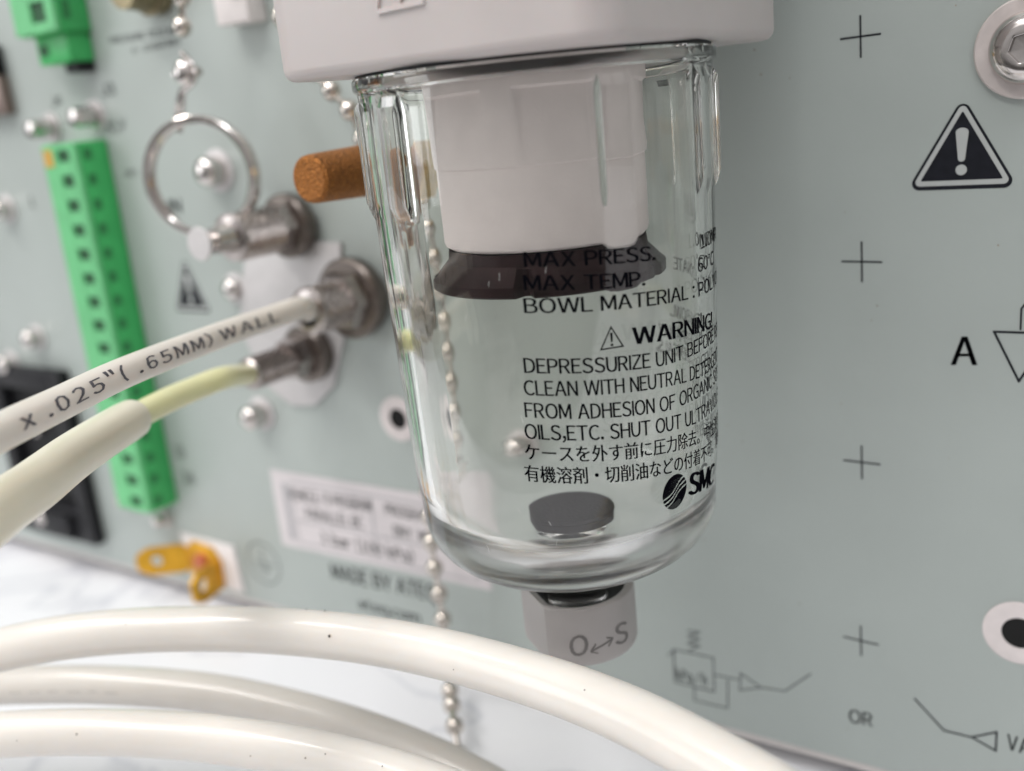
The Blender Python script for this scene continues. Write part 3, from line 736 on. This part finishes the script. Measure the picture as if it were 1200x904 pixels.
# power inlet
iz1 = atY(75, 432).z; iz0 = atY(120, 634).z
o = thing('power_inlet', 'black mains power inlet behind the two small tubes at the left edge', 'power socket')
ix1 = -23.9; ix0 = -27.4
b = B(); b.box(ix0, ix0 + .55, -.35, -.003, iz0, iz1, .08); b.box(ix1 - .55, ix1, -.35, -.003, iz0, iz1, .08)
b.box(ix0 + .5, ix1 - .5, -.345, -.003, iz1 - .6, iz1 - .004, .08); b.box(ix0 + .5, ix1 - .5, -.345, -.003, iz0 + .004, iz0 + 1.0, .08); b.build('frame', BLACKP, o)
b = B(); b.box(ix0 + .5, ix1 - .5, -.05, -.004, iz0 + .9, iz1 - .5); b.build('socket_floor', BLACK, o)
for x, z in ((ix0 + 1.15, -.55), (ix1 - 1.15, -.55), ((ix0 + ix1) / 2, .75)):
    b = B(); b.box(x - .08, x + .08, -.3, -.04, (iz0 + iz1) / 2 + z - .22, (iz0 + iz1) / 2 + z + .22, .02); b.build('pin', NICKEL, o)
b = B(); b.box((ix0 + ix1) / 2 - .95, (ix0 + ix1) / 2 + .95, -.55, -.34, iz0 + .15, iz0 + .85, .06); b.build('fuse_drawer', BLACKP, o)
domescrew(68, 600, .2, 'small screw in the black power socket below the yellow tube', .42, washer=False, group=G)
# dark data port cut by the left frame edge
a = atY(4, 60); c_ = atY(15, 134)
o = thing('data_port', 'dark metal rimmed data port cut by the upper left frame edge', 'port')
b = B(); b.box(a.x - 1.6, a.x, -.30, -.003, c_.z, c_.z + .9, .04); b.build('metal_shell', mat('port_shell', (.25, .19, .17), .4, .8, noise=(4, .1)), o)
b = B(); b.box(a.x - 1.6, a.x - .02, -.32, -.004, c_.z + .905, a.z + .15, .04); b.build('port_body', BLACKP, o)
# fittings peeping in at the top
o = thing('brass_fitting', 'dark brass fitting cut by the top of the frame, left of the bead chain', 'fitting', atY(185, -12), OUT)
turned([(0, .003), (.5, .003), (.52, .3), (.44, .34), (.40, .9), (0, .92)], 32).build('fitting_body', mat('old_brass', (.24, .20, .12), .35, .8, noise=(4, .3)), o)
o = thing('pale_bracket', 'small pale plastic block at the top, left of the filter head', 'block')
a = atY(300, 28); b = B(); b.box(a.x - .55, a.x + .35, -.5, -.003, a.z, a.z + 2.2, .06); b.build('block_body', WHITEP, o)
turned([(0, 0), (.2, 0), (.2, .12), (0, .15)], 20).build('stud', NICKEL, o).matrix_local = Matrix.Translation((a.x + .1, -.5, a.z + .75)) @ Matrix.Rotation(R_(90), 4, 'X')

# ================================================================== BEAD CHAINS
bead_me = None
def chain(name, label, pts, step=.56, r=.175):
    global bead_me
    P = resample(pts, step); o = thing(name, label, 'chain', P[0], (0, 0, 0), 'ball bead chains')
    for i, p_ in enumerate(P):
        if bead_me is None:
            b = B(); b.sphere((0, 0, 0), r, 20, 12, (1, 1, 1.08)); q = b.build('bead', BEADM, o); bead_me = q.data
        else: q = link('bead', bead_me, o)
        q.location = p_ - P[0]
        if i + 1 < len(P):
            d = P[i + 1] - p_; u = d.normalized()
            B().tube([p_ - P[0] + u * r * .9, P[i + 1] - P[0] - u * r * .9], .06, 8).build('link', BEADM, o)
    return o
c2 = [atY(330, 20, .9), atY(372, 92, .9), atY(401, 116, .95), atY(419, 150, 1.0), atY(454, 230, 1.0), atY(484, 350, 1.0), atY(498, 500, .9), atY(506, 640, .8), atY(517, 710, .8), atY(525, 790, .9)]
c2 += [atz(531, 838, 18.9), atz(537, 880, 18.25), atz(546, 925, 17.5), atz(570, 960, 17.2)]
for k in (-4, -3, -2, -1): c2[k].z = max(c2[k].z, .19) if k > -4 else c2[k].z
for k in (-3, -2, -1): c2[k].z = .19
chain('bead_chain', 'long ball bead chain hanging behind the clear bowl down to the table', c2)
c1 = [atY(212, -40, 1.5), atY(213, 20, 1.5), atY(214, 58, 1.5)]
chain('bead_chain', 'short ball bead chain at the top that carries the key ring', c1, .52, .17)
o = thing('chain_clasp', 'metal clasp with pin joining the bead chain to the key ring', 'clasp')
cc = atY(218, 86, 1.5)
b = B(); b.sphere(cc, .22, 20, 14, (1, 1, 1.25)); b.build('clasp_cup', NICKEL, o)
b = B(); b.T = Matrix.Translation(cc) @ Matrix.Rotation(R_(90), 4, 'Y'); b.lathe([(0, -.3), (.09, -.3), (.09, .36), (0, .4)], 16); b.build('clasp_pin', NICKEL, o)
B().tube(resample([atY(213, 62, 1.5), atY(225, 76, 1.55), atY(226, 96, 1.55), atY(214, 108, 1.5)], .1), .05, 10).build('clasp_hook', NICKEL, o)
for dx in (-3, 3):
    B().tube(resample([atY(214 + dx * .4, 104, 1.5), atY(212 + dx, 118, 1.5), atY(210 + dx, 135, 1.45), atY(211 + dx * .2, 156, 1.4)], .1), .04, 8).build('clasp_strap', NICKEL, o)
# key ring: two turns of flat wire
rc = atY(236, 208, 1.4); nrm = (Vector(CAM) - rc).normalized(); nrm = (nrm + nrm.cross(Vector((0, 0, 1))).normalized() * .5).normalized()
o = thing('key_ring', 'round split key ring hanging from the short bead chain', 'key ring', rc)
e1 = nrm.cross(Vector((0, 0, 1))).normalized(); e2 = e1.cross(nrm)
P = []
for k in range(181):
    t = k / 180; a = R_(-50) + t * 2 * math.pi * 1.93
    P.append((e1 * math.cos(a) + e2 * math.sin(a)) * 1.09 + nrm * (.085 * (math.tanh((t - .5) * 8))))
B().tube(P, .07, sq=(.075, .07)).build('ring_wire', RINGM, o)

# ================================================================== TUBES
def hose(name, label, pts, r, m, group=None, parts=None, seg=24, step=.25, bore=True):
    P = resample(pts, step); o = thing(name, label, 'tube', P[0], (0, 0, 0), group); P = [p_ - P[0] for p_ in P]
    b = B(); b.tube(P, r, seg); b.build('tube_wall', m, o, auto=50)
    return o, P
tubeR = .20
# printed tube: from the upper fitting forward and to the left
fa = atY(424, 346) + Vector((0, -1.5, 0)); fb = atY(372, 410) + Vector((0, -1.9, 0))
pA = [fa, atz(352, 361, 17.4), atz(310, 375, 16.5), atz(250, 396, 15.2), atz(150, 435, 12.9), atz(70, 473, 11.4), atz(0, 507, 10.2), atz(-90, 555, 9.0), atz(-220, 630, 8.2)]
gA, PA = hose('printed_tube', 'thin white tube printed with its size, running from the knurled fitting to the left edge', pA, tubeR, TUBEP, 'thin tubes at the left')
pB = [fb, atz(262, 443, 17.2), atz(235, 453, 16.6), atz(195, 470, 15.6), atz(150, 494, 14.4), atz(90, 532, 12.6), atz(40, 570, 11.2), atz(-10, 605, 10.2), atz(-80, 665, 9.3), atz(-200, 780, 8.8)]
gB, PB = hose('sleeved_tube', 'yellow thin tube that runs into a wider cream sleeve towards the left edge', pB, .20, TUBEY, 'thin tubes at the left')
k0 = min(range(len(PB)), key=lambda k: (PB[k] + pB[0] - atz(155, 491, 14.5)).length)
b = B(); nP = len(PB) - k0; b.tube(PB[k0:], lambda t: .30 * min(1, .97 + t * 4), 28); b.build('sleeve', SLEEVE, gB, auto=50)
# print along the tube, facing the camera and upright
def tube_text(s, P, off, r, px_from, px_to, hgt, m, parent, vshift=-.1):
    cp = Vector(CAM)
    pj = []
    for p_ in P:
        c3 = M.T @ np.array((p_ + off) - cp); pj.append(600 + F * c3[0] / c3[2])
    ks = [k for k in range(len(P)) if min(px_from, px_to) <= pj[k] <= max(px_from, px_to)]; ks.sort(key=lambda k: pj[k])
    arc = [0.0]
    for a, c_ in zip(ks, ks[1:]): arc.append(arc[-1] + (P[c_] - P[a]).length)
    vs, fs, wd = text_mesh(s, 0.0, 1.3, 2); L_ = arc[-1]; out = []
    for x, y in vs:
        q = x / wd * L_; i = 0
        while i < len(arc) - 2 and arc[i + 1] < q: i += 1
        t = (q - arc[i]) / (arc[i + 1] - arc[i]); A, Q = P[ks[i]], P[ks[i + 1]]; c_ = A.lerp(Q, t); d = (Q - A).normalized()
        to = (cp - (c_ + off)); to = (to - d * to.dot(d)).normalized(); upv = to.cross(d); upv = upv if upv.z > 0 else -upv
        a = (y - .365) * hgt / .73 / r + vshift
        out.append(c_ + (to * math.cos(a) + upv * math.sin(a)) * (r + .003))
    return flat_mesh('tube_print', out, fs, m, parent)
INKT = mat('tube_ink', (.10, .095, .11), .6, noise=(20, .35))
tube_text('x .025"( .65MM) WALL', PA, pA[0], tubeR, -4, 320, .17, INKT, gA, -.05)

# thick hoses in front
GH = 'thick white tubes curving across the foreground'
rH = .33
pt = [atz(-260, 870, 17), atz(-120, 800, 15.8), atz(0, 762, 15.0), atz(120, 742, 14.8), atz(260, 737, 14.6), atz(400, 746, 14.0), atz(520, 767, 13.2), atz(640, 801, 12.2), atz(740, 840, 11.2), atz(840, 893, 10.2), atz(930, 950, 9.5), atz(1060, 1060, 8.8), atz(1200, 1230, 8.6)]
g1, P1 = hose('thick_tube', 'topmost thick white tube, arching across the bottom below the bowl', pt, rH, TUBE, GH, seg=40, step=.3); o1 = Vector(pt[0])
pt = [atz(-300, 840, 19), atz(-140, 812, 18.2), atz(0, 804, 17.6), atz(120, 803, 17.2), atz(240, 812, 16.9), atz(340, 832, 16.5), atz(440, 862, 16.0), atz(540, 905, 15.4), atz(640, 965, 14.8), atz(760, 1060, 14.2)]
gM, PM = hose('thick_tube', 'dull middle thick tube between the two brighter thick tubes', pt, rH, TUBED, GH, seg=40, step=.3)
tube_text('\u2014 \u2014 -  \u2014 - \u2014', PM, pt[0], rH, 18, 165, .07, INKT, gM, -.35)
pt = [atz(-300, 900, 15.5), atz(-140, 872, 15.0), atz(0, 861, 14.6), atz(120, 858, 14.4), atz(240, 865, 14.2), atz(360, 883, 13.7), atz(470, 912, 13.0), atz(580, 955, 12.3), atz(700, 1020, 11.6), atz(840, 1120, 11.2)]
gL, PL = hose('thick_tube', 'lowest thick white tube in the bottom left corner', pt, rH, TUBE, GH, seg=40, step=.3)
def specks(P, off, r, parent, items, m):
    b = B(); cp = Vector(CAM)
    for k, (px, va, q) in enumerate(items):
        best = None
        for i in range(len(P) - 1):
            c3 = M.T @ np.array((P[i] + off) - cp); x = 600 + F * c3[0] / c3[2]
            if best is None or abs(x - px) < best[0]: best = (abs(x - px), i)
        i = best[1]; d = (P[i + 1] - P[i]).normalized(); to = cp - (P[i] + off); to = (to - d * to.dot(d)).normalized(); up = to.cross(d); up = up if up.z > 0 else -up
        b.sphere(P[i] + (to * math.cos(va) + up * math.sin(va)) * r, q, 6, 4)
    o = b.build('speck', m, parent); o['kind'] = 'stuff'
SPECK = mat('dark_speck', (.03, .025, .02), .8, noise=(30, .3))
specks(P1, o1, rH, g1, [(411, -.05, .022), (365, 1.35, .012), (372, 1.36, .014), (380, 1.34, .012), (170, .3, .008), (560, -.5, .008), (700, .2, .009)], SPECK)
specks(PL, pt[0], rH, gL, [(108, -.1, .014), (365, -.2, .012), (405, .1, .010), (300, -.5, .009), (30, -.3, .008), (470, .2, .01)], SPECK)
# dust and a stain on the panel
b = B(); rng = random.Random(3)
for k in range(60):
    x, z = rng.uniform(-14, -1), rng.uniform(PBZ + .3, 12.5); q = rng.uniform(.006, .018); n_ = 7
    b.poly([(x + q * math.cos(6.283 * i / n_) * rng.uniform(.6, 1.2), z + q * math.sin(6.283 * i / n_)) for i in range(n_)], .0)
o = b.build('dust', mat('dust_brown', (.30, .27, .22), .9, noise=(20, .3)), panel, smooth=False); o['kind'] = 'stuff'; o.rotation_euler = OUT; o.location = (0, -.003, 0)
# ================================================================== to metres
done = set()
for o in list(S.objects):
    if o is cam or o.type == 'LIGHT': continue
    ml = o.matrix_local.copy() if o.name.startswith('stud') else None
    o.location = o.location * U
    if o.type == 'MESH' and o.data.name not in done:
        done.add(o.data.name); o.data.transform(Matrix.Scale(U, 4))
S.unit_settings.length_unit = 'CENTIMETERS'
